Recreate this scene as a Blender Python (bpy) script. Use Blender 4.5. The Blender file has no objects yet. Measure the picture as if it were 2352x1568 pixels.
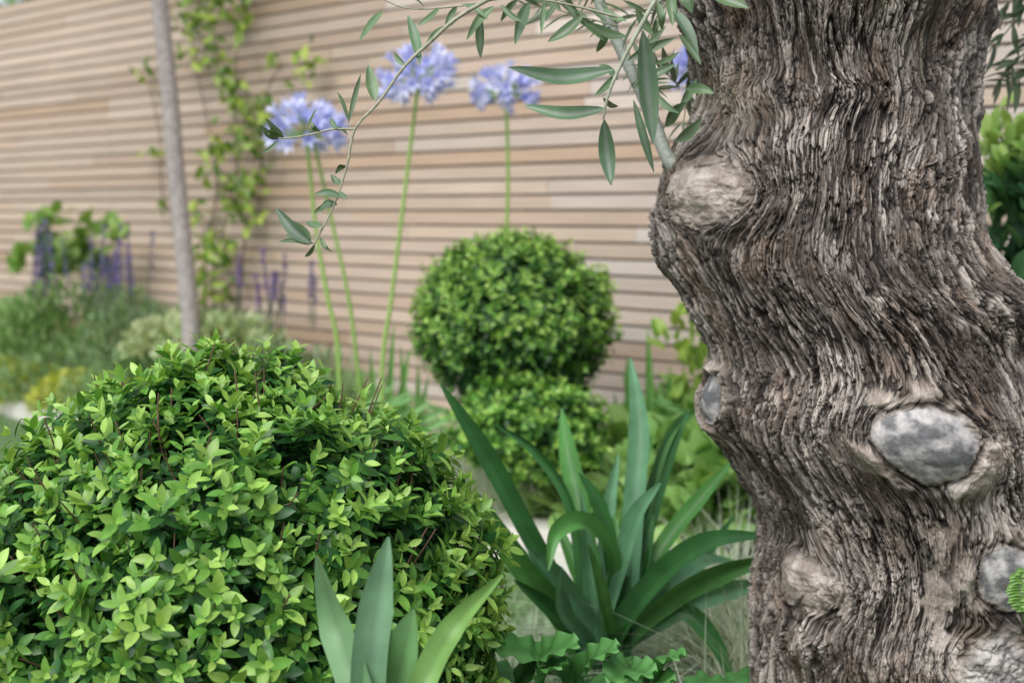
import bpy, math, numpy as np
from mathutils import Vector
rng=np.random.default_rng(7)
D=bpy.data; SC=bpy.context.scene
# ---------------------------------------------------------------- camera
CAMH=1.0; FPX=2352*50/36; PITCH=math.atan(294/FPX)
cam=D.cameras.new("camera"); co=D.objects.new("camera",cam); SC.collection.objects.link(co)
co.location=(0,0,CAMH); co.rotation_euler=(math.pi/2-PITCH,0,0)
cam.lens=50; cam.sensor_width=36; cam.clip_end=500; cam.clip_start=0.05
cam.dof.use_dof=True; cam.dof.focus_distance=1.95; cam.dof.aperture_fstop=3.7
SC.camera=co
def at(u,v,Y):
    """survey helper: world point seen in direction (u,v) standing at ground distance Y"""
    k=(784-v)/FPX
    d=Y/(math.cos(PITCH)+k*math.sin(PITCH))
    return np.array([(u-1176)/FPX*d, Y, CAMH+k*d*math.cos(PITCH)-d*math.sin(PITCH)])
# ---------------------------------------------------------------- world
w=D.worlds.new("World"); SC.world=w; w.use_nodes=True
nt=w.node_tree; bg=nt.nodes["Background"]
sky=nt.nodes.new("ShaderNodeTexSky"); sky.sky_type='NISHITA'; sky.sun_disc=False
SUN_EL=math.radians(52); SUN_AZ=math.radians(-150)   # azimuth from +Y clockwise
sky.sun_elevation=SUN_EL; sky.sun_rotation=SUN_AZ
hs=nt.nodes.new("ShaderNodeHueSaturation"); hs.inputs['Saturation'].default_value=0.4
nt.links.new(sky.outputs[0],hs.inputs['Color']); nt.links.new(hs.outputs[0],bg.inputs[0]); bg.inputs[1].default_value=0.15
sl=D.lights.new("sun",'SUN'); sl.energy=3.6; sl.angle=math.radians(50); sl.color=(1,0.975,0.94)
so=D.objects.new("sun",sl); SC.collection.objects.link(so)
sd=Vector((math.sin(SUN_AZ)*math.cos(SUN_EL),math.cos(SUN_AZ)*math.cos(SUN_EL),math.sin(SUN_EL)))
so.rotation_euler=sd.to_track_quat('Z','Y').to_euler()
SC.view_settings.view_transform='Standard'; SC.view_settings.look='None'; SC.view_settings.exposure=0
# ---------------------------------------------------------------- mesh helpers
class MB:
    def __init__(s): s.V=[];s.F=[];s.C=[];s.M=[];s.n=0
    def add(s,V,F,C,mi=0):
        V=np.asarray(V,float).reshape(-1,3);F=np.asarray(F,int).reshape(-1,4)
        C=np.asarray(C,float)
        if C.ndim==1: C=np.tile(C,(len(V),1))
        s.V.append(V);s.F.append(F+s.n);s.C.append(C);s.M.append(np.full(len(F),mi));s.n+=len(V)
    def build(s,name,mats,parent=None,smooth=True,uv=None):
        V=np.concatenate(s.V);F=np.concatenate(s.F);C=np.concatenate(s.C);M=np.concatenate(s.M)
        me=D.meshes.new(name);me.vertices.add(len(V));me.vertices.foreach_set('co',V.ravel())
        me.loops.add(F.size);me.loops.foreach_set('vertex_index',F.ravel().astype(np.int32))
        me.polygons.add(len(F));me.polygons.foreach_set('loop_start',np.arange(0,F.size,4,dtype=np.int32))
        me.polygons.foreach_set('material_index',M.astype(np.int32))
        me.polygons.foreach_set('use_smooth',np.full(len(F),smooth))
        a=me.attributes.new('Col','FLOAT_COLOR','POINT')
        a.data.foreach_set('color',np.concatenate([C,np.ones((len(C),1))],1).ravel().astype(np.float32))
        if uv is not None:
            l=me.uv_layers.new(name='grain');l.data.foreach_set('uv',uv[F.ravel()].ravel().astype(np.float32))
        me.update(calc_edges=True)
        for m in mats: me.materials.append(m)
        o=D.objects.new(name,me);SC.collection.objects.link(o)
        if parent: o.parent=parent
        return o
def empty(name):
    o=D.objects.new(name,None);SC.collection.objects.link(o);o.empty_display_size=.1;return o
def nrm(a): return a/np.maximum(np.linalg.norm(a,axis=-1,keepdims=True),1e-9)
def leaf_t(ratio=.42,nl=4,fold=.25,curve=.15,wp=.85,tip=.03,wave=0,pw=.8):
    V=[];F=[]
    for i in range(nl+1):
        t=i/nl; wd=max(math.sin(math.pi*min(t,1)**wp)**pw if 0<t<1 else 0,tip)*ratio/2
        for j in (-1,0,1):
            V.append((j*wd,t,abs(j)*wd*fold*2-curve*t*t+(wave*math.sin(t*14+j) if j else 0)))
    for i in range(nl):
        for j in range(2):
            a=i*3+j;F.append((a,a+1,a+4,a+3))
    return np.array(V),np.array(F)
def inst(mb,tm,P,Dr,N,S,C,mi=0):
    V,F=tm;Dr=nrm(Dr);X=nrm(np.cross(Dr,N));N=np.cross(X,Dr)
    S=np.broadcast_to(np.asarray(S,float),(len(P),))
    W=(P[:,None,:]+S[:,None,None]*(V[None,:,0:1]*X[:,None]+V[None,:,1:2]*Dr[:,None]+V[None,:,2:3]*N[:,None]))
    m,n=len(P),len(V)
    FF=(F[None]+(np.arange(m)*n)[:,None,None]).reshape(-1,4)
    mb.add(W.reshape(-1,3),FF,np.repeat(C,n,axis=0),mi)
def catmull(pts,n):
    p=np.asarray(pts,float)
    if len(p)==2: return p[0]+(p[1]-p[0])*np.linspace(0,1,n)[:,None]
    q=np.vstack([2*p[0]-p[1],p,2*p[-1]-p[-2]]);out=[]
    for t in np.linspace(0,len(p)-1,n):
        i=min(int(t),len(p)-2);f=t-i;a,b,c,d=q[i:i+4]
        out.append(.5*((2*b)+(c-a)*f+(2*a-5*b+4*c-d)*f*f+(3*b-a-3*c+d)*f**3))
    return np.array(out)
def strap(mb,pts,width,col,hint=(0,-1,.5),fold=.25,n=16,prof='strap',mi=0,col2=None,twist=0,wave=0):
    P=catmull(pts,n);T=nrm(np.gradient(P,axis=0));h=np.tile(nrm(np.array(hint,float)),(n,1))
    S=nrm(np.cross(T,h));N=np.cross(S,T)
    t=np.linspace(0,1,n)
    if twist:
        a=(t*twist)[:,None];S,N=S*np.cos(a)+N*np.sin(a),N*np.cos(a)-S*np.sin(a)
    if prof=='strap': wd=np.clip((1-t)*3.6,0.02,1)**.65*(.75+.25*np.clip(t*4,0,1))
    elif prof=='lance': wd=np.maximum(np.sin(np.pi*t**.9)**.75,.06)
    else: wd=np.maximum(np.clip((1-t)*4,0,1)**.5*np.clip(t*6+.2,0,1),.03)
    wd=wd*width/2
    V=[]
    js=(-1,-.5,0,.5,1)
    for j in js:
        wv=wave*width*np.sin(t*34+j*1.6+np.sin(t*13))*abs(j)
        V.append(P+S*(wd*j)[:,None]+N*((abs(j)**1.5)*wd*fold*2+wv)[:,None])
    V=np.stack(V,1);k=len(js)
    F=[(i*k+j,i*k+j+1,(i+1)*k+j+1,(i+1)*k+j) for i in range(n-1) for j in range(k-1)]
    c=np.array(col,float)
    if col2 is None: C=np.tile(c,(n*k,1))
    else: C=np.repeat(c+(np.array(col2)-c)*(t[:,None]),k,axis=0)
    if prof!='lance': # parallel veins / midrib slightly darker
        C=C.reshape(n,k,3).copy();C[:,2]*=.82;C[:,1]*=1.06;C[:,3]*=1.06;C=C.reshape(-1,3)
    else:
        C=C.reshape(n,k,3).copy();C[:,2]=C[:,2]*.6+.12;C[:,(0,4)]=C[:,(0,4)]*.9+.03;C=C.reshape(-1,3)
    mb.add(V.reshape(-1,3),F,C,mi)
def tube(mb,pts,radii,col,n=12,k=8,mi=0,rough=0):
    P=catmull(pts,n);T=nrm(np.gradient(P,axis=0))
    r=np.interp(np.linspace(0,1,n),np.linspace(0,1,len(radii)),radii)
    ref=np.array([0.3,-1,.1]) if abs(T[:,2]).mean()>.5 else np.array([0,0,1.])
    A=nrm(np.cross(T,ref));B=np.cross(T,A);a=np.arange(k)*2*np.pi/k
    rr=r[:,None]*(1+rough*(rng.random((n,k))-.5))
    V=P[:,None]+rr[...,None]*(np.cos(a)[None,:,None]*A[:,None]+np.sin(a)[None,:,None]*B[:,None])
    F=[(i*k+j,i*k+(j+1)%k,(i+1)*k+(j+1)%k,(i+1)*k+j) for i in range(n-1) for j in range(k)]
    mb.add(V.reshape(-1,3),F,col,mi)
def box(mb,lo,hi,col,mi=0):
    x0,y0,z0=lo;x1,y1,z1=hi
    V=[(x0,y0,z0),(x1,y0,z0),(x1,y1,z0),(x0,y1,z0),(x0,y0,z1),(x1,y0,z1),(x1,y1,z1),(x0,y1,z1)]
    F=[(0,3,2,1),(4,5,6,7),(0,1,5,4),(1,2,6,5),(2,3,7,6),(3,0,4,7)]
    mb.add(V,F,col,mi)
# ---------------------------------------------------------------- numpy noise
def hsh(ix,iy,s):
    h=(ix*374761393+iy*668265263+s*1442695041)&0xffffffff
    h=((h^(h>>13))*1274126177)&0xffffffff
    h=((h^(h>>15))*2246822519)&0xffffffff
    return (h^(h>>16))/4294967296.
def pn(x,y,s=0):
    ix=np.floor(x).astype(np.int64);iy=np.floor(y).astype(np.int64);fx=x-ix;fy=y-iy
    def g(a,b):
        th=hsh(ix+a,iy+b,s)*2*np.pi
        return np.cos(th)*(fx-a)+np.sin(th)*(fy-b)
    ux=fx*fx*fx*(fx*(fx*6-15)+10);uy=fy*fy*fy*(fy*(fy*6-15)+10)
    a=g(0,0);b=g(1,0);c=g(0,1);d=g(1,1)
    return ((a+(b-a)*ux)*(1-uy)+(c+(d-c)*ux)*uy)*1.5
def fbm(x,y,s=0,o=4):
    r=0;a=1
    for i in range(o): r=r+a*pn(x*2**i,y*2**i,s+i*17);a*=.5
    return r
def voro(x,y,s=0):
    ix=np.floor(x).astype(np.int64);iy=np.floor(y).astype(np.int64)
    f1=np.full(x.shape,9.);f2=np.full(x.shape,9.);cr=np.zeros(x.shape);dx1=np.zeros(x.shape);dy1=np.zeros(x.shape)
    for a in (-1,0,1):
        for b in (-1,0,1):
            px=ix+a+hsh(ix+a,iy+b,s);py=iy+b+hsh(ix+a,iy+b,s+99)
            dx=x-px;dy=y-py;d=np.sqrt(dx*dx+dy*dy);m=d<f1
            f2=np.where(m,f1,np.minimum(f2,d));cr=np.where(m,hsh(ix+a,iy+b,s+5),cr)
            dx1=np.where(m,dx,dx1);dy1=np.where(m,dy,dy1);f1=np.where(m,d,f1)
    return f1,f2,cr,dx1,dy1
def ss(x,a,b):
    t=np.clip((x-a)/(b-a),0,1);return t*t*(3-2*t)
# ---------------------------------------------------------------- materials
def newmat(name):
    m=D.materials.new(name);m.use_nodes=True;n=m.node_tree;return m,n,n.nodes["Principled BSDF"],n.nodes["Material Output"]
def attr_mat(name,rough=.45,transl=.25,noise_scale=60,noise_amt=.25,bump=.0,back=None,spec=.5,tcol=(1.25,1.15,.6)):
    m,n,b,out=newmat(name);L=n.links
    at_=n.nodes.new("ShaderNodeAttribute");at_.attribute_name='Col'
    tc=n.nodes.new("ShaderNodeTexCoord");nz=n.nodes.new("ShaderNodeTexNoise");nz.inputs['Scale'].default_value=noise_scale;nz.inputs['Detail'].default_value=4
    L.new(tc.outputs['Object'],nz.inputs['Vector'])
    mr=n.nodes.new("ShaderNodeMapRange");mr.inputs[1].default_value=.25;mr.inputs[2].default_value=.75
    mr.inputs[3].default_value=1-noise_amt;mr.inputs[4].default_value=1+noise_amt
    L.new(nz.outputs['Fac'],mr.inputs[0])
    vm=n.nodes.new("ShaderNodeVectorMath");vm.operation='SCALE'
    L.new(at_.outputs['Color'],vm.inputs[0]);L.new(mr.outputs[0],vm.inputs['Scale'])
    col=vm.outputs[0]
    if back:
        g=n.nodes.new("ShaderNodeNewGeometry");mx=n.nodes.new("ShaderNodeMix");mx.data_type='RGBA'
        L.new(g.outputs['Backfacing'],mx.inputs[0]);L.new(col,mx.inputs[6]);mx.inputs[7].default_value=(*back,1);col=mx.outputs[2]
    L.new(col,b.inputs['Base Color']);b.inputs['Roughness'].default_value=rough;b.inputs['Specular IOR Level'].default_value=spec
    if bump:
        bp=n.nodes.new("ShaderNodeBump");bp.inputs['Strength'].default_value=bump;bp.inputs['Distance'].default_value=.003
        L.new(nz.outputs['Fac'],bp.inputs['Height']);L.new(bp.outputs[0],b.inputs['Normal'])
    if transl:
        tr=n.nodes.new("ShaderNodeBsdfTranslucent");v2=n.nodes.new("ShaderNodeVectorMath");v2.operation='MULTIPLY'
        v2.inputs[1].default_value=tcol;L.new(col,v2.inputs[0]);L.new(v2.outputs[0],tr.inputs[0])
        ms=n.nodes.new("ShaderNodeMixShader");ms.inputs[0].default_value=transl
        L.new(b.outputs[0],ms.inputs[1]);L.new(tr.outputs[0],ms.inputs[2]);L.new(ms.outputs[0],out.inputs[0])
    return m
M_leaf=attr_mat("leaf",.38,.28,90,.15,tcol=(1.3,1.25,.7))
M_strap=attr_mat("strap_leaf",.46,.15,25,.2,bump=.1,spec=.4)
M_olive=attr_mat("olive_leaf",.42,.12,60,.15,back=(.30,.35,.27))
M_stem=attr_mat("stem",.6,0,150,.3,bump=.3)
M_petal=attr_mat("petal",.5,.35,60,.1,tcol=(1,1,1.1))
M_core=attr_mat("inner_shade",.9,0,30,.5)
M_bark2=attr_mat("grey_bark",.8,0,40,.3,bump=.5)
# ---------------------------------------------------------------- ground
def ground_mat(name,c1,c2,scale,bump):
    m,n,b,out=newmat(name);L=n.links
    tc=n.nodes.new("ShaderNodeTexCoord");nz=n.nodes.new("ShaderNodeTexNoise");nz.inputs['Scale'].default_value=scale;nz.inputs['Detail'].default_value=8
    L.new(tc.outputs['Object'],nz.inputs['Vector']);cr=n.nodes.new("ShaderNodeValToRGB")
    cr.color_ramp.elements[0].position=.35;cr.color_ramp.elements[0].color=(*c1,1);cr.color_ramp.elements[1].position=.65;cr.color_ramp.elements[1].color=(*c2,1)
    L.new(nz.outputs['Fac'],cr.inputs[0]);L.new(cr.outputs[0],b.inputs['Base Color']);b.inputs['Roughness'].default_value=.95
    bp=n.nodes.new("ShaderNodeBump");bp.inputs['Strength'].default_value=bump;bp.inputs['Distance'].default_value=.02
    L.new(nz.outputs['Fac'],bp.inputs['Height']);L.new(bp.outputs[0],b.inputs['Normal'])
    return m
def sheet(name,poly,z,mat,thick=None):
    me=D.meshes.new(name);n=len(poly)
    if thick is None: me.from_pydata([(x,y,z) for x,y in poly],[],[tuple(range(n))])
    else:
        V=[(x,y,z) for x,y in poly]+[(x,y,z-thick) for x,y in poly]
        me.from_pydata(V,[],[tuple(range(n)),tuple(range(2*n-1,n-1,-1))]+[(i,i+n,(i+1)%n+n,(i+1)%n) for i in range(n)])
    me.materials.append(mat);o=D.objects.new(name,me);SC.collection.objects.link(o);return o
M_soil=ground_mat("soil",(.018,.012,.008),(.07,.05,.035),14,.8)
M_lawnm=ground_mat("lawn_ground",(.06,.12,.04),(.14,.22,.09),30,.6)
M_stone=ground_mat("pale_stone",(.66,.63,.58),(.80,.77,.71),12,.1)
sheet("ground",[(-200,-200),(200,-200),(200,200),(-200,200)],0,M_soil)
E0=np.array([.093,3.92]);E1=np.array([-2.78,7.35]);ed=(E1-E0)/np.linalg.norm(E1-E0);en=np.array([-ed[1],ed[0]])
if en[1]>0: en=-en        # towards camera
A_=E0-ed*3.2;B_=E0+ed*9
sheet("lawn",[tuple(A_+en*.0),tuple(B_+en*.0),tuple(B_+en*6),tuple(A_+en*.9),][::-1],.004,M_lawnm)
sheet("stone_edging",[tuple(A_-en*.14),tuple(B_-en*.4),tuple(B_+en*.04),tuple(A_+en*.04)][::-1],.09,M_stone,.089)
# ---------------------------------------------------------------- fence
FO=np.array([.42,5.0]);FE=np.array([1.033,-1.]);FE/=np.linalg.norm(FE)
FN=np.array([-FE[1],FE[0]])   # away from camera
def fence_depth(u,off=0.):
    k=(u-1176)/FPX;p=FO-FN*off
    s=(k*p[1]-p[0])/(FE[0]-k*FE[1]);return p[1]+s*FE[1]
def fp(u,v,off=.08): return at(u,v,fence_depth(u,off))
m,n,b,out=newmat("cedar_slats");L=n.links
a1=n.nodes.new("ShaderNodeAttribute");a1.attribute_name='Col';tc=n.nodes.new("ShaderNodeTexCoord")
mp=n.nodes.new("ShaderNodeMapping");mp.inputs['Scale'].default_value=(1.5,20,60);L.new(tc.outputs['Object'],mp.inputs[0])
nz=n.nodes.new("ShaderNodeTexNoise");nz.inputs['Scale'].default_value=2;nz.inputs['Detail'].default_value=6;L.new(mp.outputs[0],nz.inputs['Vector'])
mr=n.nodes.new("ShaderNodeMapRange");mr.inputs[1].default_value=.3;mr.inputs[2].default_value=.7;mr.inputs[3].default_value=.84;mr.inputs[4].default_value=1.10;L.new(nz.outputs['Fac'],mr.inputs[0])
vm=n.nodes.new("ShaderNodeVectorMath");vm.operation='SCALE';L.new(a1.outputs['Color'],vm.inputs[0]);L.new(mr.outputs[0],vm.inputs['Scale']);L.new(vm.outputs[0],b.inputs['Base Color']);b.inputs['Roughness'].default_value=.7
bp=n.nodes.new("ShaderNodeBump");bp.inputs['Strength'].default_value=.2;bp.inputs['Distance'].default_value=.002;L.new(nz.outputs['Fac'],bp.inputs['Height']);L.new(bp.outputs[0],b.inputs['Normal'])
M_cedar=m
mb=MB();pitch=.058;z=.03;top=2.12
pal=np.array([[.66,.555,.48],[.63,.52,.44],[.70,.605,.54],[.58,.455,.36],[.64,.555,.49],[.67,.575,.505]])
while z<top:
    x=-9-rng.random()*1.5
    while x<4:
        ln=rng.choice([1.2,1.8,2.4,.9]);c=pal[rng.integers(6)]*(.87+.2*rng.random())
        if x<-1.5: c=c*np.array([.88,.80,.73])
        yo=rng.random()*.003
        box(mb,(x,yo,z),(x+ln-.002,.018+yo,z+pitch-.0092),c);x+=ln
    z+=pitch
for x in np.arange(-9.,4,.6): box(mb,(x,.022,0),(x+.045,.06,top-.02),(.27,.20,.155))
box(mb,(-10,.064,0),(5,.075,top-.03),(.28,.21,.165))
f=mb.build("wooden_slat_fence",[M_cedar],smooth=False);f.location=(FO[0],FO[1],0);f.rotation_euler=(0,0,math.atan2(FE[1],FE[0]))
# ---------------------------------------------------------------- foliage generators
def rnd_dirs(n): return nrm(rng.normal(size=(n,3)))
def sprigs(mb,P,A,npair,ll,tm,cols,scale,spread=1.,mi=0,deep=None,phi0=84,phi1=42):
    m=len(P);U=nrm(np.cross(A,rnd_dirs(m)));W=np.cross(A,U);base=rng.random(m)*6.28
    sl_=ll*1.1*spread
    for j in range(npair):
        f=j/max(npair-1,1)
        pos=P+A*(scale*sl_*f)[:,None]
        for sd_ in (0,1):
            a=base+j*math.pi/2+sd_*math.pi+rng.normal(size=m)*.25
            rad=U*np.cos(a)[:,None]+W*np.sin(a)[:,None]
            ph=np.radians(phi0-(phi0-phi1)*f)+rng.normal(size=m)*.22
            d=A*np.cos(ph)[:,None]+rad*np.sin(ph)[:,None];nn=A*np.sin(ph)[:,None]-rad*np.cos(ph)[:,None]
            sz=ll*scale*(1-.35*f*f)*(.8+.4*rng.random(m))
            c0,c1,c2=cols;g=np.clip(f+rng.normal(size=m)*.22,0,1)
            if deep is not None: g=np.clip(g-deep*.9,0,1)  # inner leaves pushed to the old-leaf tone, interior shade put into colour
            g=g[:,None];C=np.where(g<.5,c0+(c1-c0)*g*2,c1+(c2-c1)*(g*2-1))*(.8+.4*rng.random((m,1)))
            inst(mb,tm,pos+rad*.001,d,nn,sz,C,mi)
T_box=leaf_t(.46,5,.16,.12,.85,pw=.68);T_small=leaf_t(.55,4,.15,.15,.85,pw=.6);T_round=leaf_t(.95,4,.12,.25,.7,pw=.55);T_lance=leaf_t(.2,4,.25,.25,.85)
T_olive=leaf_t(.19,5,.25,.1,.9)
def core(mb,c,r,col,mi,nu=40,nv=24,amp=.06):
    V=[]
    for i in range(nv+1):
        for j in range(nu):
            th=math.pi*i/nv;ph=2*math.pi*j/nu;V.append((math.sin(th)*math.cos(ph),math.sin(th)*math.sin(ph),math.cos(th)))
    V=np.array(V);k=1+amp*pn(V[:,0]*5+9,V[:,1]*5+V[:,2]*7+3,5)
    W=c+V*k[:,None]*r;W[:,2]=np.maximum(W[:,2],-.02)
    F=[(i*nu+j,i*nu+(j+1)%nu,(i+1)*nu+(j+1)%nu,(i+1)*nu+j) for i in range(nv) for j in range(nu)]
    mb.add(W,F,col,mi)
def clipped_shrub(name,c,r,ns,npair,ll,tm,cols,up=.45,lump=.04,lf=4,zmin=0.02,coref=.84,stems=0,jit=.35,under_shade=0.,hollow=.17):
    mb=MB();c=np.array(c,float);r=np.array(r,float)
    n=rnd_dirs(ns)
    lumps=1+lump*pn(n[:,0]*lf+n[:,2]*2+20,n[:,1]*lf-n[:,2]*lf+20,3)*2
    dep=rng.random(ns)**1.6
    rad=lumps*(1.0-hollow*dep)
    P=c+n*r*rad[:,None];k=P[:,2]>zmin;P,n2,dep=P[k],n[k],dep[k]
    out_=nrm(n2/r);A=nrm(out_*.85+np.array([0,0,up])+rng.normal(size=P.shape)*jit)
    sprigs(mb,P,A,npair,ll,tm,cols,.75+.5*rng.random(len(P)),deep=dep+under_shade*np.clip(-n2[:,2],0,1),mi=0)  # leaves on the underside also darkened, shade painted into their colour
    core(mb,c,r*coref,(.012,.026,.008),1)  # added near-black filler body, its colour paints the deep shade between leaves
    for i in range(stems):
        q=nrm(rng.normal(size=3));q[2]=abs(q[2]);p=c+q*r*.86;e=p+nrm(q*.6+np.array([0,0,.8])+rng.normal(size=3)*.25)*(.05+.07*rng.random())
        tube(mb,[p,(p+e)/2+rng.normal(size=3)*.003,e],[.0018,.0015,.001],(.16,.085,.06),n=5,k=5,mi=2)
    return mb.build(name,[M_leaf,M_core,M_stem])
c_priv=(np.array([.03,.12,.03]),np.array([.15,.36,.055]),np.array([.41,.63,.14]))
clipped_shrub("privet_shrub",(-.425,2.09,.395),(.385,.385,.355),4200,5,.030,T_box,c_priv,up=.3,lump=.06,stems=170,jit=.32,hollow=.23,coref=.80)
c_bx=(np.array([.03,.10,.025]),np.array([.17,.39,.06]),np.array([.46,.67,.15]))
clipped_shrub("boxwood_ball",at(1178,738,4.5),(.298,.29,.262),3400,3,.025,T_small,c_bx,up=.25,lump=.07,lf=6,jit=.32,under_shade=1.,hollow=.24)
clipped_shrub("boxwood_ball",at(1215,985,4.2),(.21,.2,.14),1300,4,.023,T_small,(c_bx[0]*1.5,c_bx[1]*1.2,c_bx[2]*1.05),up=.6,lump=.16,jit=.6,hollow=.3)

def mound(name,items,extra=None,parent=None,nz_=.45):
    """items: list of (centre, radii, nleaf, leafsize, template, colA, colB, upright)"""
    mb=MB()
    for c,r,nl,ls,tm,ca,cb,up in items:
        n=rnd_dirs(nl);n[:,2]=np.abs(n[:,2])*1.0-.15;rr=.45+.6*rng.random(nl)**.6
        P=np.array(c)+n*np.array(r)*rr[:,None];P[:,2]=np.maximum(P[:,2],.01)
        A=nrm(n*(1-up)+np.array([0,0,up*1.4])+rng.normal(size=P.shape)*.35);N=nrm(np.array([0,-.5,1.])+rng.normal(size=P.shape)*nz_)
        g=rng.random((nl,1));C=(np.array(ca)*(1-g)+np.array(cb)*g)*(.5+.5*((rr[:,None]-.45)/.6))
        inst(mb,tm,P,A,N,ls*(.6+.7*rng.random(nl)),C)
    if extra: extra(mb)
    return mb.build(name,[M_leaf,M_petal,M_stem],parent)
G1=(.08,.19,.04);G2=(.24,.42,.10);Y1=(.34,.46,.05);Y2=(.68,.68,.10)
def spikes(lst,off,h,col=(.20,.14,.42)):
    def fn(mb):
        for (u,v,vb) in lst:
            o_=off+rng.normal()*.05
            p=fp(u,v,o_);q=fp(u+rng.normal()*15,vb,o_);tube(mb,[q,(p+q)/2+rng.normal(size=3)*.01,p],[.003,.002],(.12,.15,.10),n=6,k=4,mi=2)
            nn=42;t=rng.random(nn);P=p+(q-p)*(t*h)[:,None];d=rnd_dirs(nn);d[:,2]=abs(d[:,2])*.6
            C=np.array(col)*(.6+.9*rng.random((nn,1)));inst(mb,T_small,P,d,rnd_dirs(nn),.015,C,1)
    return fn
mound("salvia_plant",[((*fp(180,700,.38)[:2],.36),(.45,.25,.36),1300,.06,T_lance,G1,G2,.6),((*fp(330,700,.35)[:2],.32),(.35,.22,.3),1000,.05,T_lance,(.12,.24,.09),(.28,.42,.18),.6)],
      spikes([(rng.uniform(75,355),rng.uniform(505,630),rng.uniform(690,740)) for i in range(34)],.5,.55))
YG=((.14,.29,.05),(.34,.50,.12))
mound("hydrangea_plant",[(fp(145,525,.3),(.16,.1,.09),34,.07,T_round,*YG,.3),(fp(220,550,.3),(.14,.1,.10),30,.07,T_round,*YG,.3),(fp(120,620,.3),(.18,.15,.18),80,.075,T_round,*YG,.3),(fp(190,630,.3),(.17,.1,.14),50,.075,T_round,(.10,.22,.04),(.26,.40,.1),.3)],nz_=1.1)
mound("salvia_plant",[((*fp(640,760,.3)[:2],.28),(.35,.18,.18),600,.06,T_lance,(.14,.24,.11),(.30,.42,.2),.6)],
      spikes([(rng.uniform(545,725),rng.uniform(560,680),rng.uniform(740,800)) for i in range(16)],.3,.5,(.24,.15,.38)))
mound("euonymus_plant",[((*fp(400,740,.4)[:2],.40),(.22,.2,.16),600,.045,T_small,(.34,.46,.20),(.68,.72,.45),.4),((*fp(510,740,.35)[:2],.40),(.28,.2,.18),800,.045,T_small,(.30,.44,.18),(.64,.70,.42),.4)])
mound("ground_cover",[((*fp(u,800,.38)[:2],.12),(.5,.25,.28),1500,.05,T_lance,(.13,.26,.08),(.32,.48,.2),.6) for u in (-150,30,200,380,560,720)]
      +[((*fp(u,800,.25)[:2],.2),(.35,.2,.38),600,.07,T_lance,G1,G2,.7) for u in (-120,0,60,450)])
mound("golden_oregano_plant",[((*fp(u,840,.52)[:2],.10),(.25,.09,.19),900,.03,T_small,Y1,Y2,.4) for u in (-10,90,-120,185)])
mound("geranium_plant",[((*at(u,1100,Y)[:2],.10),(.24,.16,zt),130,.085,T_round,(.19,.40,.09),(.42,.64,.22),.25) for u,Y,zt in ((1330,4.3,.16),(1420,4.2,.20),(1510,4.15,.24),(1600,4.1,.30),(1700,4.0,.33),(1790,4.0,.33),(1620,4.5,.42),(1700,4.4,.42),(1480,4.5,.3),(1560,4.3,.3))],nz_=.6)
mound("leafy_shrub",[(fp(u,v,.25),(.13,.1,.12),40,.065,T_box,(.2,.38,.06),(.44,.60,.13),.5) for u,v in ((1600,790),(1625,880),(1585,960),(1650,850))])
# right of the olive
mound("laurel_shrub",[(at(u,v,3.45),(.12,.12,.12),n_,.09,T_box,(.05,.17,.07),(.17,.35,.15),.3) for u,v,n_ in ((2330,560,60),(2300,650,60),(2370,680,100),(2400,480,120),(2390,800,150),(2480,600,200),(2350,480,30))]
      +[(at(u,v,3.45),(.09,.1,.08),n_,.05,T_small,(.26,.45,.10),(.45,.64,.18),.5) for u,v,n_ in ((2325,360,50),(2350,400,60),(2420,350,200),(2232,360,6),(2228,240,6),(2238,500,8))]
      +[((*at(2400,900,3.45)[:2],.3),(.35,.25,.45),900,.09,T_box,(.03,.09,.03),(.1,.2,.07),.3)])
# hedge behind fence
def hedge():
    mb=MB();nl=9000
    s=rng.uniform(-11,5,nl);hgt=rng.uniform(1.2,2.75,nl);dp=rng.uniform(.5,1.3,nl)
    hgt=np.minimum(hgt,2.45+.3*pn(s*1.3,s*0+.5,4))
    P=np.stack([FO[0]+FE[0]*s+FN[0]*dp,FO[1]+FE[1]*s+FN[1]*dp,hgt],1)
    C=np.array(G1)*(.3+.9*rng.random((nl,1)));inst(mb,T_box,P,rnd_dirs(nl),rnd_dirs(nl),.11,C)
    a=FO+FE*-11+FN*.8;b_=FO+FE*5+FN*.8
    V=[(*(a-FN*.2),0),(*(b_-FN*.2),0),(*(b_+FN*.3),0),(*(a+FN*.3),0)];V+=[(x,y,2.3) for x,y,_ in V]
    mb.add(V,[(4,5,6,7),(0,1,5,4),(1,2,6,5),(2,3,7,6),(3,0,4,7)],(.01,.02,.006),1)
    mb.build("hedge",[M_leaf,M_core])
hedge()
# ---------------------------------------------------------------- slim tree in front of fence
st=empty("slim_tree");mb=MB();YT=6.0
pts=[at(442,900,YT)*np.array([1,1,0]),at(440,780,YT),at(425,600,YT),at(405,400,YT),at(388,200,YT),at(366,0,YT),at(355,-220,YT),at(345,-420,YT)]
tube(mb,pts,[.045,.040,.037,.036,.035,.034,.03,.02],(.38,.34,.33),n=60,k=16,rough=.06);mb.build("trunk",[M_bark2],st)
mb=MB();tp=pts[-1]
for i in range(9):
    q=tp+np.array([math.cos(i*2.4)*.7,math.sin(i*2.4)*.7,.25+.12*i]);tube(mb,[tp-np.array([0,0,.3-.05*i]),(tp+q)/2+np.array([0,0,.1]),q],[.014,.008,.003],(.2,.17,.15),n=8,k=6,mi=1)
    P=q+rng.normal(size=(160,3))*.22;inst(mb,T_box,P,rnd_dirs(160),rnd_dirs(160)+np.array([0,0,1]),.07,np.array(G2)*(.5+.6*rng.random((160,1))))
mb.build("crown",[M_leaf,M_stem],st)
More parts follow.
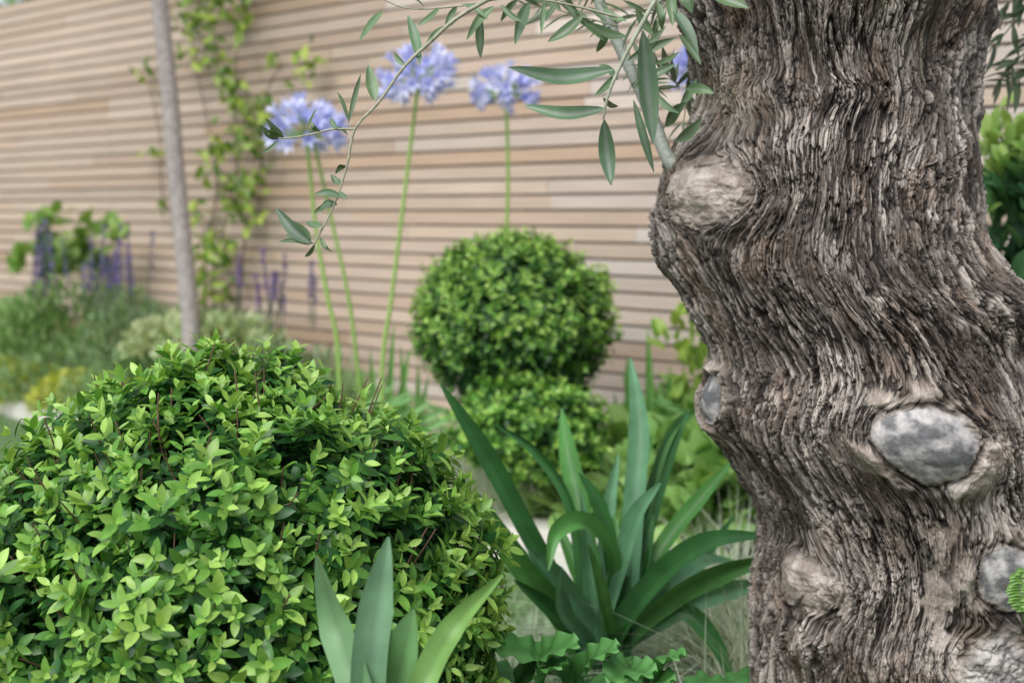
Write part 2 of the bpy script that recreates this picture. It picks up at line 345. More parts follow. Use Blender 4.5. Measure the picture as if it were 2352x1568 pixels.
# ---------------------------------------------------------------- climbing vine
mb=MB()
for line in ([(505,820),(490,640),(520,500),(545,380),(540,250),(545,100),(560,-60)],[(480,800),(470,600),(500,420),(470,250),(440,100),(420,-60)],[(540,800),(570,480),(600,380),(605,250),(640,160),(700,150)],[(470,500),(380,470),(365,300),(335,160)]):
    tube(mb,[fp(u,v,.05) for u,v in line],[.006,.004,.002],(.12,.09,.06),n=24,k=5,mi=1)
for u,v,r,n_ in [(470,30,45,20),(440,80,35,12),(480,115,30,12),(520,175,35,20),(548,240,45,26),(600,250,45,26),(700,150,30,18),(620,130,20,7),(330,165,18,6),(345,350,16,6),(510,330,40,20),(575,325,40,20),(540,430,45,26),(480,395,25,8),(562,470,38,24),(500,520,38,20),(480,575,38,20),(548,10,30,14),(420,15,40,16),(562,70,28,9),(470,630,40,20),(600,385,22,7),(372,470,14,5),(520,590,30,12),(500,680,45,20),(420,130,20,6),(370,210,12,3),(455,480,20,7),(540,-60,50,30),(440,-60,50,30)]:
    P=np.array([fp(u+rng.normal()*r*.5,v+rng.normal()*r*.6,.05+.10*rng.random()) for _ in range(int(n_*1.2))])
    m_=len(P);g=rng.random((m_,1))**1.3;inst(mb,T_box,P,nrm(rng.normal(size=(m_,3))+np.array([0,-.3,-.5])),np.array([-.5,-.7,.6])+rng.normal(size=(m_,3))*.5,.062*(.7+.6*rng.random(m_)),(np.array([.06,.17,.02])*(1-g)+np.array([.46,.60,.10])*g))
mb.build("climbing_vine",[M_leaf,M_stem])
# ---------------------------------------------------------------- agapanthus (flowering)
def floret():
    V=[];F=[]
    for p in range(6):
        a=p*math.pi/3;b0=len(V)
        for t,r,wd,z_ in ((0,.02,.03,0),(.4,.09,.08,.45),(.75,.24,.13,.8),(1,.48,.03,1.0)):
            for j in (-1,1):
                V.append((r*math.cos(a)-j*wd*math.sin(a),z_,r*math.sin(a)+j*wd*math.cos(a)))
        for i in range(3):
            q=b0+i*2;F.append((q,q+1,q+3,q+2))
    return np.array(V),np.array(F)
T_fl=floret()
def aga_head(mb,R,tip):
    nf=62;d=rnd_dirs(nf);d[:,2]=np.abs(d[:,2])*1.25-.35;d=nrm(d)
    hub=np.array(tip);ln=R*(.45+.3*rng.random(nf));E=hub+d*ln[:,None]
    for i in range(nf): tube(mb,[hub,hub+d[i]*ln[i]],[.0016,.0016],(.26,.44,.16),n=2,k=3,mi=2)
    g=rng.random((nf,1));C=np.array([.56,.60,.93])*(1-g)+np.array([.84,.85,1.])*g
    inst(mb,T_fl,E,d+rng.normal(size=d.shape)*.2,rnd_dirs(nf),R*.47*(.8+.3*rng.random(nf)),C,1)
ag_list=[((700,300),.118,4.35,[(708,350),(725,520),(752,680),(778,830)]),((957,178),.12,4.35,[(953,215),(925,480),(900,680),(878,860)]),((1158,205),.105,4.5,[(1167,230),(1167,400),(1163,560),(1160,800)]),((1620,165),.11,4.3,[(1650,230),(1655,500),(1660,900)])]
for (h,R,Y,stm) in ag_list:
    mb=MB();pp=[at(u,v,Y) for u,v in [(h[0]+4,h[1]+12)]+stm[1:]];g0=pp[-1].copy();g0[2]=0
    tube(mb,[pp[0]]+pp[1:]+[g0],[.0055,.0065,.008],(.28,.46,.10),n=24,k=8,mi=2)
    if h[0]==700:
        tube(mb,[at(722,330,Y+.05),at(765,520,Y+.05),at(800,680,Y+.05),at(822,850,Y+.05),g0+np.array([.1,.05,0])],[.005,.007],(.28,.46,.10),n=20,k=8,mi=2)
    aga_head(mb,R,pp[0])
    bx=g0
    for i in range(16):
        a=rng.random()*6.28;rr=.15+.15*rng.random();hh=.28+.2*rng.random()
        q=bx+np.array([math.cos(a)*rr*.35,math.sin(a)*rr*.35,hh*.75]);e=bx+np.array([math.cos(a)*rr,math.sin(a)*rr,hh])
        strap(mb,[bx+np.array([math.cos(a),math.sin(a),0])*.02,q,e],.024,(.15,.33,.08),hint=(math.cos(a),math.sin(a),.8) if abs(math.cos(a))<.8 else (0,-1,.5),col2=(.22,.44,.16),n=9)
    mb.build("agapanthus_plant",[M_strap,M_petal,M_stem])
mb=MB()
for (u,v,ub,w_) in [(1488,755,1495,.026),(1440,815,1450,.028),(1432,850,1470,.02),(1540,840,1520,.03),(1515,870,1500,.03),(1410,900,1440,.022),(1560,900,1510,.024),(1395,930,1420,.02),(905,740,880,.02),(940,800,890,.024),(850,800,870,.02),(985,860,930,.02),(830,850,860,.02),(960,830,960,.02),(920,790,940,.02)]:
    Y=4.5;p=at(u,v,Y);bs=at(ub,1100,Y);bs[2]=0.02
    strap(mb,[bs,(bs*.5+p*.5)+np.array([(ub-u)*.0002,0,0]),p],w_*1.1,(.07,.2,.04),hint=(.2,-1,.3),col2=(.18,.38,.10),n=10)
mb.build("iris_plant",[M_strap])
# ---------------------------------------------------------------- agapanthus clump (foliage, middle)
mb=MB();Gd=(.035,.125,.035);Gm=(.07,.21,.05);Gb=(.12,.28,.15)
clump=[([(1340,1470),(1200,1190),(1105,1020),(1012,882)],.036,2.62),([(1320,1470),(1190,1290),(1095,1130)],.042,2.58),([(1330,1460),(1180,1270),(1085,1180)],.034,2.7),
([(1350,1450),(1320,1180),(1240,1040),(1130,968)],.026,2.72),([(1375,1430),(1340,1190),(1310,1050),(1290,938)],.040,2.85),([(1440,1400),(1458,1150),(1468,980),(1448,822)],.040,2.8),
([(1440,1380),(1490,1190),(1530,1050),(1582,940)],.036,2.85),([(1440,1420),(1530,1250),(1610,1150),(1695,1045)],.034,2.75),([(1380,1470),(1430,1290),(1465,1180),(1518,1108)],.034,2.6),
([(1400,1490),(1500,1340),(1620,1250),(1765,1228)],.040,2.50),([(1400,1500),(1540,1370),(1660,1310),(1800,1275)],.042,2.58),([(1400,1500),(1550,1400),(1680,1350),(1780,1350)],.038,2.68),
([(1430,1480),(1560,1400),(1640,1470),(1690,1590)],.034,2.6),([(1400,1400),(1400,1270),(1340,1200),(1275,1225),(1258,1310)],.034,2.52),([(1350,1480),(1352,1350),(1335,1130)],.030,2.62),
([(1420,1450),(1400,1250),(1370,1150),(1328,1085)],.028,2.66),([(1450,1380),(1490,1150),(1545,985),(1625,935)],.020,2.9),([(1380,1480),(1290,1330),(1210,1255)],.032,2.55),([(1340,1480),(1260,1390),(1180,1330)],.028,2.6),
([(1400,1490),(1380,1380),(1350,1250)],.032,2.5),([(1360,1490),(1300,1400),(1290,1300)],.028,2.52),([(1420,1480),(1470,1300),(1500,1180)],.034,2.7),([(1400,1480),(1420,1320),(1410,1180)],.03,2.8),
([(1410,1480),(1500,1420),(1600,1300),(1700,1290)],.034,2.8),([(1430,1450),(1560,1290),(1650,1230)],.032,2.9),
([(1400,1450),(1440,1200),(1500,1000)],.03,2.95),([(1380,1450),(1390,1200),(1420,1040)],.03,2.95),([(1440,1450),(1580,1330),(1690,1180)],.03,2.9),([(1400,1480),(1330,1330),(1270,1180)],.03,2.75)]
for i,(ps,wd,Y) in enumerate(clump):
    c=[Gd,Gm,Gb][i%3];n_=len(ps);base=2.66
    P=[at(u,v,base+(Y-base)*(j/(n_-1))*1.3) for j,(u,v) in enumerate(ps)]
    b0=np.array([at(1385,1500,2.66)[0]+(ps[0][0]-1385)*.0006,base+(Y-base)*.2,.03])
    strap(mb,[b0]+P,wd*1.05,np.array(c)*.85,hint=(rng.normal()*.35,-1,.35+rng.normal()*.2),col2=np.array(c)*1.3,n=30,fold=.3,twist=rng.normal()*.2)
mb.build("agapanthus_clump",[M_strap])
# near leaves bottom centre
mb=MB()
for ps,wd,c in [([(870,1800),(825,1580),(775,1430),(728,1275)],.042,(.18,.34,.16)),([(850,1800),(845,1560),(865,1380),(892,1232)],.040,(.16,.31,.17)),([(890,1800),(905,1600),(930,1480),(950,1398)],.042,(.16,.34,.13)),([(920,1800),(965,1590),(1040,1440),(1155,1318)],.030,(.18,.35,.09)),([(940,1800),(990,1650),(1060,1590)],.03,(.12,.26,.09)),([(840,1800),(770,1680),(690,1600)],.03,(.12,.26,.09))]:
    P=[at(u,v,1.57+.02*rng.normal()) for u,v in ps];g0=P[0].copy();g0[2]=0.02
    strap(mb,[g0]+P,wd*1.0,np.array(c)*.8,hint=(.25*rng.normal(),-1,.35),col2=np.array(c)*1.05,n=30,fold=.28)
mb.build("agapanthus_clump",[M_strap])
# harts-tongue fern with wavy fronds
mb=MB()
for k_ in range(26):
    cx_=rng.uniform(1150,1620);Y=rng.uniform(2.0,2.4);b0=at(cx_,1600,Y);b0[2]=.11;a=rng.random()*6.28;L_=.12+.1*rng.random()
    d=np.array([math.cos(a),math.sin(a),0]);e=b0+d*L_+np.array([0,0,.05]);e[2]=min(e[2]+rng.random()*.06,.25)
    strap(mb,[b0,(b0+e)/2+np.array([0,0,.07]),e],.05,(.03,.12,.03),hint=(0,-.3,1),col2=(.07,.22,.05),n=80,fold=-.1,wave=.10,prof='broad')
for u,v,e_u,e_v in [(1180,1550,1330,1480),(1330,1550,1130,1490),(1300,1570,1420,1490),(1400,1570,1500,1550),(1480,1530,1400,1570),(1500,1570,1560,1510),(1230,1590,1290,1530),(1460,1600,1540,1570)]:
    P=[at(u,v+25,2.15),at((u+e_u)/2,(v+e_v)/2-18,2.1),at(e_u,e_v,2.05)]
    strap(mb,P,.055,(.045,.15,.035),hint=(0,-.7,1),col2=(.10,.29,.07),n=80,fold=.1,wave=.09,prof='broad')
mb.build("wavy_fern",[M_strap])
# grasses
def grass(name,fn,nb,h,wd,ca,cb,spread=.5,ns=4):
    mb=MB();P=fn(nb);a=rng.random(nb)*6.28;hh=h*(.6+.7*rng.random(nb))
    lean=spread*rng.random(nb);dx=np.stack([np.cos(a),np.sin(a),np.zeros(nb)],1)
    side=np.stack([-np.sin(a),np.cos(a),np.zeros(nb)],1)
    rows=[]
    for i in range(ns+1):
        t=i/ns;p=P+dx*(hh*lean*t*t*1.3)[:,None]+np.array([0,0,1.])*(hh*(t-.35*lean*t*t))[:,None]
        w_=wd*(1-t*.92);rows+= [p-side*w_/2,p+side*w_/2]
    V=np.stack(rows,1);k=2*(ns+1);F=np.array([(2*i,2*i+1,2*i+3,2*i+2) for i in range(ns)])
    FF=(F[None]+(np.arange(nb)*k)[:,None,None]).reshape(-1,4)
    g=rng.random((nb,1));C=np.array(ca)*(1-g)+np.array(cb)*g;mb.add(V.reshape(-1,3),FF,np.repeat(C,k,axis=0))
    return mb.build(name,[M_leaf])
def tufts(centres,r):
    cs=np.array(centres)
    def f(n_):
        i=rng.integers(len(cs),size=n_);p=np.zeros((n_,3));p[:,:2]=cs[i]+rng.normal(size=(n_,2))*r;return p
    return f
def lawnf(n_):
    s=rng.uniform(-1.5,6,n_);q=rng.random(n_)**1.3*1.6+.06;p=np.zeros((n_,3));p[:,:2]=E0+ed*s[:,None]+en*q[:,None]
    return p
grass("lawn_grass",lawnf,26000,.032,.004,(.14,.26,.10),(.32,.45,.25),.6,3)
grass("silver_fescue_grass",tufts([at(u,1100,Y)[:2] for u,Y in ((1080,4.5),(1140,4.4),(1200,4.35),(1040,4.7),(1260,4.35),(1100,4.55))],.06),3200,.28,.007,(.42,.50,.40),(.82,.86,.78),1.0,5)
grass("fescue_grass",tufts([at(u,1300,Y)[:2] for u,Y in ((1640,3.1),(1700,3.0),(1740,2.9),(1690,2.75),(1740,2.6),(1780,2.8),(1600,2.95),(1720,3.3))],.035),1500,.30,.006,(.26,.36,.22),(.86,.9,.8),1.6,6)
grass("fescue_grass",tufts([at(u,1300,Y)[:2] for u,Y in ((1180,2.9),(1260,3.0),(1150,2.8),(1450,3.0),(1580,2.6),(1650,2.45),(1520,2.5),(1240,2.7),(1700,2.45))],.06),2200,.13,.0045,(.20,.30,.18),(.66,.74,.6),1.4,5)
grass("silver_grass",tufts([fp(u,820,.5)[:2] for u in (60,110,170,230,300,360,-60)],.06),1000,.30,.006,(.3,.42,.22),(.65,.72,.55),1.,5)
mb=MB();n_=2600
P=np.zeros((n_,3));P[:,0]=rng.uniform(.0,.55,n_);P[:,1]=rng.uniform(2.45,3.3,n_);P[:,2]=rng.random(n_)*.07+.01
inst(mb,T_small,P,rnd_dirs(n_)+np.array([0,0,.3]),np.array([0,-.3,1.])+rng.normal(size=(n_,3))*.4,.022,np.array([.16,.3,.12])*(.4+1.0*rng.random((n_,1))))
mb.build("creeping_thyme_plant",[M_leaf])
# ---------------------------------------------------------------- OLIVE TREE
olive=empty("olive_tree")
YA=2.30;mpp=YA/FPX
Lp=[(-500,1500),(-250,1490),(-60,1535),(0,1560),(60,1590),(120,1606),(180,1618),(240,1616),(290,1604),(330,1572),(380,1544),(430,1528),(480,1520),(560,1514),(610,1528),(680,1576),(730,1610),(780,1636),(830,1644),(870,1636),(920,1620),(980,1630),(1040,1674),(1100,1716),(1150,1743),(1200,1758),(1300,1756),(1400,1748),(1500,1744),(1568,1738),(1750,1700),(1920,1650)]
Rp=[(-500,2330),(-250,2300),(-60,2275),(0,2262),(50,2252),(120,2216),(200,2204),(300,2216),(400,2224),(500,2236),(560,2252),(620,2285),(680,2330),(740,2375),(850,2430),(1000,2465),(1200,2480),(1400,2490),(1568,2520),(1750,2570),(1920,2640)]
NR,NA=1350,1050
zt,zb=1.80,-.03
zz=np.linspace(zb,zt,NR)
def zof(v): return at(1176,v,YA)[2]
def edge(L_):
    v=np.array([p[0] for p in L_],float)
    zv=np.array([zof(q) for q in v]);xv=np.array([at(a,b_,YA)[0] for b_,a in L_])
    o=np.argsort(zv);e=np.interp(zz,zv[o],xv[o]);k=np.hanning(37);k/=k.sum();ep=np.pad(e,18,mode='edge');return np.convolve(ep,k,'valid')
xl,xr=edge(Lp),edge(Rp);cx=(xl+xr)/2;ax=(xr-xl)/2*.985
q=np.linspace(-1,1,NA);th=np.pi*(q*.60+.40*q**3)
TH,ZZ=np.meshgrid(th,zz);CX=cx[:,None]+0*TH;AX=ax[:,None]+0*TH
rm=ax.mean()
Sx=TH*rm;Zc=ZZ.copy()
# knobs: (u,v,ru,rv,height,type)  0 = half-healed pale boss, 1 = smooth grey burl with collar, 2 = wrinkled grey, 3 = plain swelling
kn=[(1632,440,88,88,.038,0),(2080,990,112,88,.046,1),(2275,1300,80,75,.022,1),(1872,1345,62,72,.020,0),(2250,1490,105,75,.016,2),(1640,935,38,60,.014,1),
    (1880,1500,55,50,.016,3),(2055,1505,60,45,.016,3),(2300,705,85,80,.036,3),(1840,215,110,38,.008,3),(2110,420,60,50,.012,3),(2040,690,60,60,.010,3),(2440,1000,80,100,.03,3),(1760,900,60,70,.008,3)]
psi=Sx.copy();phi=Zc.copy();K=[]
wob=fbm(Sx*16,Zc*16,61,4)
for (u,v,ru,rv,h,ty) in kn:
    p=at(u,v,YA-.17);zk=p[2];sc=(YA-.17)/FPX
    i=np.argmin(abs(zz-zk));sn=np.clip((p[0]-cx[i])/ax[i],-.97,.97);t0=math.asin(sn)
    ds=(TH-t0)*ax[i]*max(math.cos(t0),.55) ;dz=ZZ-zk
    R1,R2=ru*sc,rv*sc
    rho=np.sqrt((ds/R1)**2+(dz/R2)**2);Rm=(R1+R2)/2
    k=1/np.maximum(rho**2,1.)
    fal=np.exp(-(rho/3.0)**2)
    am=.9 if ty!=3 else .3
    psi-=(TH-t0)*rm*k*am*fal;phi+=dz*k*.5*fal
    K.append((rho*(1+(.30 if ty!=1 else .15)*wob),h,ty,ds,dz,Rm))
psi+=.0055*fbm(Sx*8,Zc*4,11,2)+.009*pn(Sx*2.5,Zc*2.0,12)+.0011*fbm(Sx*45,Zc*18,14,2);phi+=.008*fbm(Sx*12,Zc*12,13,2)
bend=.020*np.exp(-((ZZ-.70)/.16)**2)*np.clip(TH,-.5,1.2);psi+=bend
n5=ss(fbm(Sx*10+5,Zc*6+2,15,3),-.4,.5)
f1,f2,cr1,dx1,dy1=voro(psi*115+fbm(psi*40,phi*16,32,3)*.7,phi*16+fbm(psi*60,phi*14,33,3)*1.0,40)
g1=ss(f2-f1,.02,.22)
f1b,f2b,cr2,dx2,dy2=voro(psi*250+fbm(psi*100,phi*40,34,2)*.7,phi*42+fbm(psi*100,phi*35,35,2)*.8,50)
g2=ss(f2b-f1b,.0,.28)
f1c,f2c,cr3,dx3,dy3=voro(psi*40+fbm(psi*40,phi*14,36,4)*.8,phi*5.0+fbm(psi*30,phi*12,37,4)*.9,70)
g3=ss(f2c-f1c,.0,.14)
fiss=ss(np.abs(fbm(psi*16+3,phi*2.4,28,4)),.0,.075)      # long irregular fissures
rid=1-np.abs(fbm(psi*55,phi*9,21,4))*1.9;rid=np.clip(rid,-.3,1)
rid2=1-np.abs(fbm(psi*20,phi*3.5,24,3))*1.6
fib=fbm(psi*300,phi*40,26,3)
iso=fbm(Sx*140,Zc*100,27,4)
flake=g1*(cr1-.5)*(dx1*1.7)+g1*dy1*.4*(cr2-.5)
bark=.0066*g1*(.25+.75*cr1)*(1.3-.7*n5)+.0052*flake+.0025*g2*(.3+.7*cr2)*(.7+.6*n5)+.0050*g3*(.3+.7*cr3)+.0080*fiss+.0040*(rid-.5)+.0040*(rid2-.5)+.0008*fib+.0004*iso
patch=ss(fbm(Sx*9,Zc*7,71,3),-.4,.45);bark*=(.60+.6*patch)
big=.013*fbm(Sx*6,Zc*3.0,81,2)+.007*fbm(psi*11,phi*2.5,82,2)
mask=np.zeros_like(TH);grey=np.zeros_like(TH);dome=np.zeros_like(TH);groove=np.zeros_like(TH);rough_w=np.ones_like(TH)
for rho,h,ty,ds,dz,Rm in K:
    if ty==3: dome+=h*np.exp(-(rho/1.15)**2*1.2);continue
    if ty==1:
        m_=1-ss(rho,.84,1.02)
        dome+=h*np.where(rho<1,.28+.72*np.sqrt(np.clip(1-rho**2*.95,0,1)),.44*np.exp(-(rho-1)*1.8))
        cw=np.exp(-((rho-1.32)/.28)**2);dome+=.014*cw*(1+.9*wob);gr=np.exp(-((rho-1.02)/.05)**2);groove+=gr*.7;dome-=.004*gr
        mask=np.maximum(mask,m_);mask=np.maximum(mask,.75*cw*ss(wob,-.2,.4));grey=np.maximum(grey,m_);rough_w=np.minimum(rough_w,1-.7*m_)
    elif ty==2:
        m_=1-ss(rho,.6,1.1);dome+=h*np.exp(-rho**2*1.1);wr=np.abs(fbm(ds*40,dz*40,91,3))
        mask=np.maximum(mask,m_*.95);grey=np.maximum(grey,m_*.7);dome+=m_*(.012*np.clip(wr,0,.4));groove+=m_*ss(wr,.08,.0)*.6
    else:
        m_=(1-ss(rho,.45,1.12));dome+=h*np.exp(-rho**2*1.15)
        mask=np.maximum(mask,np.clip(m_*1.25*(.8+.7*wob),0,.92))
heal=ss(fbm(Sx*13+4,Zc*11,63,3),.42,.66)*ss(ZZ,.75,.45)*.5;mask=np.maximum(mask,heal)
fade=ss(np.pi-np.abs(TH),0,.25)
smooth_w=(.0032*fbm(Sx*36,Zc*36,92,4)+.0016*np.abs(fbm(Sx*110,Zc*110,93,2)))*rough_w
disp=(bark*(1-mask)+mask*smooth_w+mask*.010+dome+big-.002)*fade
X=CX+(AX+disp)*np.sin(TH);Yv=YA-(AX*.90+disp)*np.cos(TH)
V=np.stack([X,Yv,ZZ+.0*X],-1)
V[...,2]+=.002*fib*(1-mask)*fade
def mix(a,b_,t): return np.array(a)*(1-t[...,None])+np.array(b_)*t[...,None]
tone=np.clip(.40+.50*fbm(Sx*11+3,Zc*6,95,4)+.65*(cr1-.5)+.42*(cr2-.5)+.22*fib+.3*(cr3-.5),0,1)
C=mix((.095,.073,.060),(.54,.485,.435),tone**1.35)
warm=ss(fbm(Sx*15,Zc*9,96,3),.05,.7);C=C*(1-.5*warm[...,None])+.5*warm[...,None]*np.array((.26,.17,.115))*(.5+tone[...,None])
pale=ss(fbm(Sx*8+9,Zc*5,97,3)+np.where(ZZ<.6,.25,0),.35,.9);C=C*(1-.45*pale[...,None])+.45*pale[...,None]*np.array((.55,.49,.445))
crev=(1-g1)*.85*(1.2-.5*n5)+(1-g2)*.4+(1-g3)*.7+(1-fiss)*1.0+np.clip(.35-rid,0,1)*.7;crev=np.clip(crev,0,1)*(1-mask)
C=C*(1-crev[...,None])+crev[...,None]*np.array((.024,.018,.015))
moss=ss(fbm(Sx*5+7,Zc*4,98,4),.3,.9)*ss(ZZ,.9,1.3);C=C*(1-.3*moss[...,None])+.3*moss[...,None]*np.array((.2,.2,.12))
mot=ss(fbm(Sx*30,Zc*30,99,5),-.45,.55)
Ck=mix((.36,.30,.25),(.56,.49,.43),mot)*(.8+.2*tone[...,None])
Cg=mix((.13,.13,.135),(.46,.44,.43),mot)
Cm=Ck*(1-grey[...,None])+Cg*grey[...,None]
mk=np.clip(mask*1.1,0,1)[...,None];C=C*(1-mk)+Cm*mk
C=C*(1-.75*np.clip(groove,0,1)[...,None])
F=np.arange(NR*NA).reshape(NR,NA)
a=F[:-1,:-1];b_=F[:-1,1:];c_=F[1:,1:];d_=F[1:,:-1];FF=np.stack([a,b_,c_,d_],-1).reshape(-1,4)
F2=np.stack([F[:-1,-1],F[:-1,0],F[1:,0],F[1:,-1]],-1);FF=np.vstack([FF,F2])
m,n,b,out=newmat("olive_bark");L=n.links
a1=n.nodes.new("ShaderNodeAttribute");a1.attribute_name='Col'
uvn=n.nodes.new("ShaderNodeUVMap");uvn.uv_map='grain';mp=n.nodes.new("ShaderNodeMapping");mp.inputs['Scale'].default_value=(420,80,1);L.new(uvn.outputs[0],mp.inputs[0])
nz=n.nodes.new("ShaderNodeTexNoise");nz.inputs['Scale'].default_value=1;nz.inputs['Detail'].default_value=5;nz.inputs['Roughness'].default_value=.6;L.new(mp.outputs[0],nz.inputs['Vector'])
mr=n.nodes.new("ShaderNodeMapRange");mr.inputs[1].default_value=.3;mr.inputs[2].default_value=.7;mr.inputs[3].default_value=.72;mr.inputs[4].default_value=1.28;L.new(nz.outputs['Fac'],mr.inputs[0])
vm=n.nodes.new("ShaderNodeVectorMath");vm.operation='SCALE';L.new(a1.outputs['Color'],vm.inputs[0]);L.new(mr.outputs[0],vm.inputs['Scale']);L.new(vm.outputs[0],b.inputs['Base Color'])
b.inputs['Roughness'].default_value=.6;b.inputs['Specular IOR Level'].default_value=.4
bp=n.nodes.new("ShaderNodeBump");bp.inputs['Strength'].default_value=.45;bp.inputs['Distance'].default_value=.002;L.new(nz.outputs['Fac'],bp.inputs['Height']);L.new(bp.outputs[0],b.inputs['Normal'])
M_obark=m
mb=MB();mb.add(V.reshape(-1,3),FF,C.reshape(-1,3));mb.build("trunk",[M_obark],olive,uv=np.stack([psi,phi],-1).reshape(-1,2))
# limbs & crown above
mb=MB();crown=MB();top_=np.array([cx[-1],YA,1.7])
def oleaves(P,dirs,size=.055,cA=(.07,.125,.06),cB=(.18,.25,.13)):
    m_=len(P);g=rng.random((m_,1));inst(crown,T_olive,P,dirs,np.array([0,-.2,1.])+rng.normal(size=(m_,3))*.6,size*(.7+.6*rng.random(m_)),np.array(cA)*(1-g)+np.array(cB)*g)
def twig(pts,r0=.0022,nl=20,size=.05,skip=0,col=(.27,.29,.2),n=30):
    tube(mb,pts,[r0,r0*.5],col,n=n,k=6);Pc=catmull(pts,nl);T=nrm(np.gradient(Pc,axis=0))
    i=np.arange(nl)>=skip
    for s_ in (1,-1):
        R=nrm(np.cross(T,rnd_dirs(nl)))
        R=nrm(T*.75+R*s_*.8+np.array([0,0,-.1]));oleaves(Pc[i],R[i],size)
for i in range(7):
    a=i*.9+.3;e=top_+np.array([math.cos(a)*(.5+.2*(i%3)),math.sin(a)*(.45+.2*(i%2)),.55+.25*(i%3)])
    tube(mb,[top_+np.array([math.cos(a)*.12,math.sin(a)*.12,-.1]),(top_+e)/2+np.array([0,0,.1]),e],[.10,.06,.025],(.17,.15,.12),n=14,k=12,rough=.1)
    for j in range(12):
        q0=top_+(e-top_)*(.5+.5*rng.random());q1=q0+nrm(rng.normal(size=3)+np.array([0,0,.4]))*.35
        twig([q0,(q0+q1)/2+rng.normal(size=3)*.04,q1+np.array([0,0,-.06])],.003,13,.06,n=8)
tube(mb,[at(1575,400,2.28),at(1535,365,2.30),at(1490,250,2.36),at(1430,120,2.42),at(1375,0,2.48),at(1340,-140,2.5),at(1320,-330,2.5)],[.014,.011,.0105,.010,.009,.007],(.27,.30,.26),n=40,k=12,rough=.04)
tw_main=[(1320,-90),(1200,-40),(1060,35),(985,100),(930,152),(870,235),(816,296),(797,380),(768,470),(722,560)]
TC=(.36,.36,.26)
tube(mb,[at(u,v,2.0) for u,v in tw_main],[.0036,.003,.0022,.0018,.0012],TC,n=60,k=7)
tube(mb,[at(u,v,2.0) for u,v in [(816,296),(760,298),(700,312),(640,318),(615,305)]],[.0018,.001],TC,n=20,k=6)
tube(mb,[at(u,v,2.05) for u,v in [(1420,40),(1300,10),(1180,-5),(1050,15),(940,20),(870,-5)]],[.002,.001],TC,n=30,k=6)
tube(mb,[at(u,v,1.9) for u,v in [(1560,-90),(1500,10),(1440,120),(1400,210),(1385,275)]],[.0035,.0028,.0016],(.38,.42,.30),n=30,k=7)
lf=[(1412,160,1168,155,42,1.85,1),(1392,250,1205,243,34,1.88,1),(1388,275,1404,426,38,1.88,1),(1476,70,1500,330,48,1.9,1),(1455,230,1502,396,20,1.95,1),(860,232,846,150,28,2,0),(800,285,829,170,12,2,0),(802,280,775,212,9,2,0),
(965,147,937,35,24,2,1),(880,25,825,96,18,2.05,0),(1030,60,978,102,18,2.05,0),(1135,15,1072,92,22,2.05,0),(1103,30,1104,134,22,2.05,0),(1215,5,1183,102,26,2.05,1),(1250,10,1243,82,12,2.05,0),(1340,35,1258,97,26,2.05,0),(1150,12,1200,50,14,2.05,0),
(1010,18,960,60,15,2.05,0),(975,15,925,-5,14,2.05,0),(1060,10,1120,45,15,2.05,0),(1300,12,1345,60,18,2.05,0),(1350,55,1440,85,30,2.1,0),(1440,140,1552,88,22,2.1,0),(1455,205,1552,148,22,2.1,0),(1420,168,1366,220,20,2.0,0),(1420,185,1375,150,16,2.0,0),
(1530,292,1576,236,26,2.2,0),(1552,325,1612,272,26,2.2,0),(1545,20,1604,125,28,2.1,1),(1500,210,1560,260,16,2.2,0),(1575,205,1640,215,26,2.1,0),(1560,-20,1590,30,30,2.0,0),(1510,5,1520,70,20,2.1,0),(1385,225,1420,245,14,2.0,0),
(1280,5,1240,60,18,2.1,0),(1385,20,1440,50,20,2.1,0),(1400,60,1370,120,18,2.2,0),(1470,120,1530,60,20,2.1,0),(1480,180,1540,190,16,2.2,0),(1330,40,1390,95,20,2.15,0),(1190,0,1150,50,16,2.1,0),(1050,15,1020,70,14,2.1,0),(1460,20,1500,80,22,2.15,0),(1500,150,1560,120,18,2.2,0),(1600,180,1560,250,20,2.2,0),(1560,80,1610,150,22,2.15,0),
(640,318,598,288,16,2,0),(650,308,610,272,14,2,0),(640,322,600,352,10,2,0),(700,305,728,248,16,2,0),(650,316,612,300,28,2,0),(770,297,800,310,9,2,0),(735,302,715,280,11,2,0),(775,296,758,270,13,2,1),
(795,380,770,400,14,2,0),(783,425,760,400,18,2,0),(785,452,722,446,18,2,1),(778,440,800,455,12,2,0),(775,470,735,478,15,2,1),(765,475,720,490,14,2,0),(740,520,706,508,24,2,0),(715,560,634,478,30,2,1),(712,562,672,508,38,2,0),(722,560,640,555,14,2,0),(735,545,765,580,12,2,0),(724,560,700,590,10,2,0),(715,560,655,540,16,2,1),(930,150,905,120,14,2,0),
(990,95,1045,55,14,2,0),(1600,-60,1720,20,40,1.9,0),(1540,-20,1545,60,24,2.1,0)]
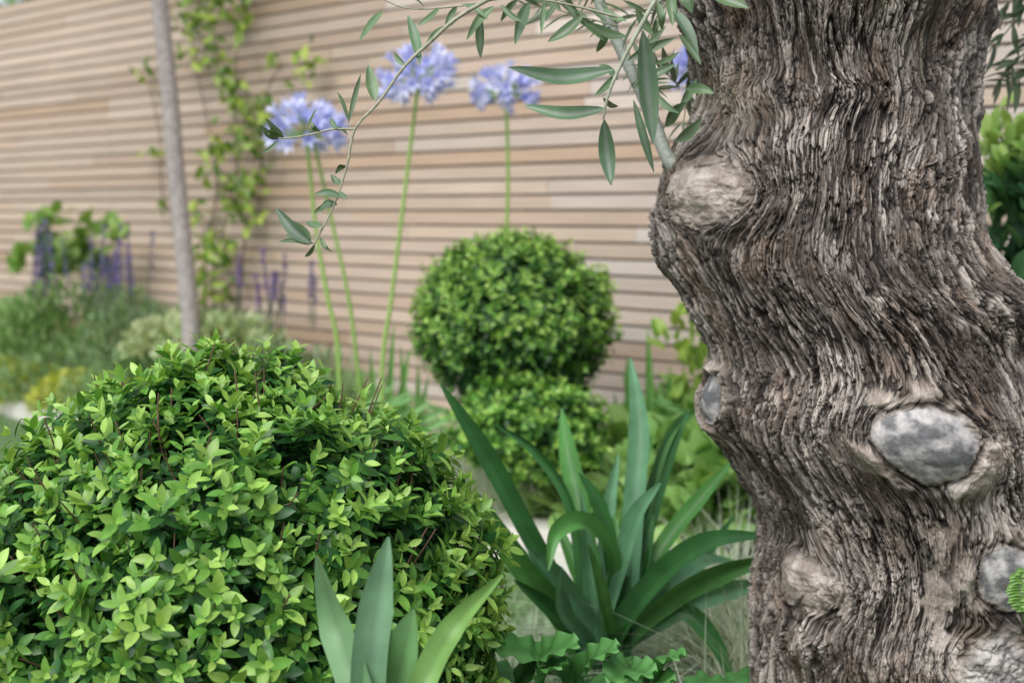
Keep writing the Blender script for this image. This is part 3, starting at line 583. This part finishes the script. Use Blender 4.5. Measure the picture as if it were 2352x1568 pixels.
for (u0,v0,u1,v1,wp_,Y,sv) in lf:
    p0=at(u0,v0,Y+rng.normal()*.005);p1=at(u1,v1,Y+rng.normal()*.03);md=(p0+p1)/2+np.array([0,rng.normal()*.006,-abs(u1-u0)*.00004+ (.006 if rng.random()<.5 else -.002)])
    c=np.array([.10,.18,.075]) if not sv else np.array([.09,.17,.085]);c=c*(.8+.5*rng.random())
    strap(crown,[p0,md,p1],wp_*Y/FPX,c,hint=(rng.normal()*.3,-1,.4 if sv else rng.normal()*.5+.3),fold=.2,n=12,prof='lance',col2=c*1.15)
for ps,Y in [([(1560,-80),(1500,60),(1470,150),(1500,230)],2.35),([(1560,200),(1530,170),(1480,150)],2.4),([(1420,60),(1340,40),(1270,20)],2.3),([(1600,-60),(1520,20),(1450,40)],2.3),([(1640,100),(1590,170),(1570,280)],2.4),([(1440,-60),(1300,0),(1220,20)],2.4)]:
    twig([at(u,v,Y) for u,v in ps],.0018,8,.05,n=10)
for ps in [[(2420,-60),(2340,40),(2260,130),(2225,150)],[(2440,0),(2380,90),(2300,180)],[(2460,-100),(2350,-20),(2280,40)],[(2480,60),(2400,140),(2330,190)]]:
    twig([at(u,v,2.75) for u,v in ps],.002,14,.055,n=12)
mb.build("branches",[M_stem],olive);crown.build("foliage",[M_olive],olive)
# fern sprig at the right foot & leaf litter
mb=MB()
for i in range(14):
    p=at(2345+rng.normal()*3,1310+i*7,2.0);s_=math.sin((i+1)/15*math.pi)**.6
    strap(mb,[p,p+np.array([-.012,-.004,.004])*s_,p+np.array([-.022,-.005,-.002])*s_],.008,(.18,.38,.06),n=6,prof='lance')
    strap(mb,[p,p+np.array([.012,-.004,.006])*s_,p+np.array([.024,-.005,.004])*s_],.008,(.18,.38,.06),n=6,prof='lance')
p=at(2352,1430,2.05);b0=p.copy();b0[2]=0;b0[0]+=.1;b0[1]-=.02;tube(mb,[b0,p,at(2345,1310,2.0)],[.002,.001],(.1,.2,.05),n=10,k=5)
mb.build("fern_sprig",[M_leaf])
mb=MB();n_=2500;P=np.stack([rng.uniform(-1.5,2.2,n_),rng.uniform(1.2,3.2,n_),np.full(n_,.012)],1)
inst(mb,T_small,P,rnd_dirs(n_)*np.array([1,1,.15]),np.array([0,0,1.])+rng.normal(size=(n_,3))*.3,.03,np.array([.12,.08,.05])*(.4+1.2*rng.random((n_,1))));mb.build("leaf_litter",[M_core])
print("done")
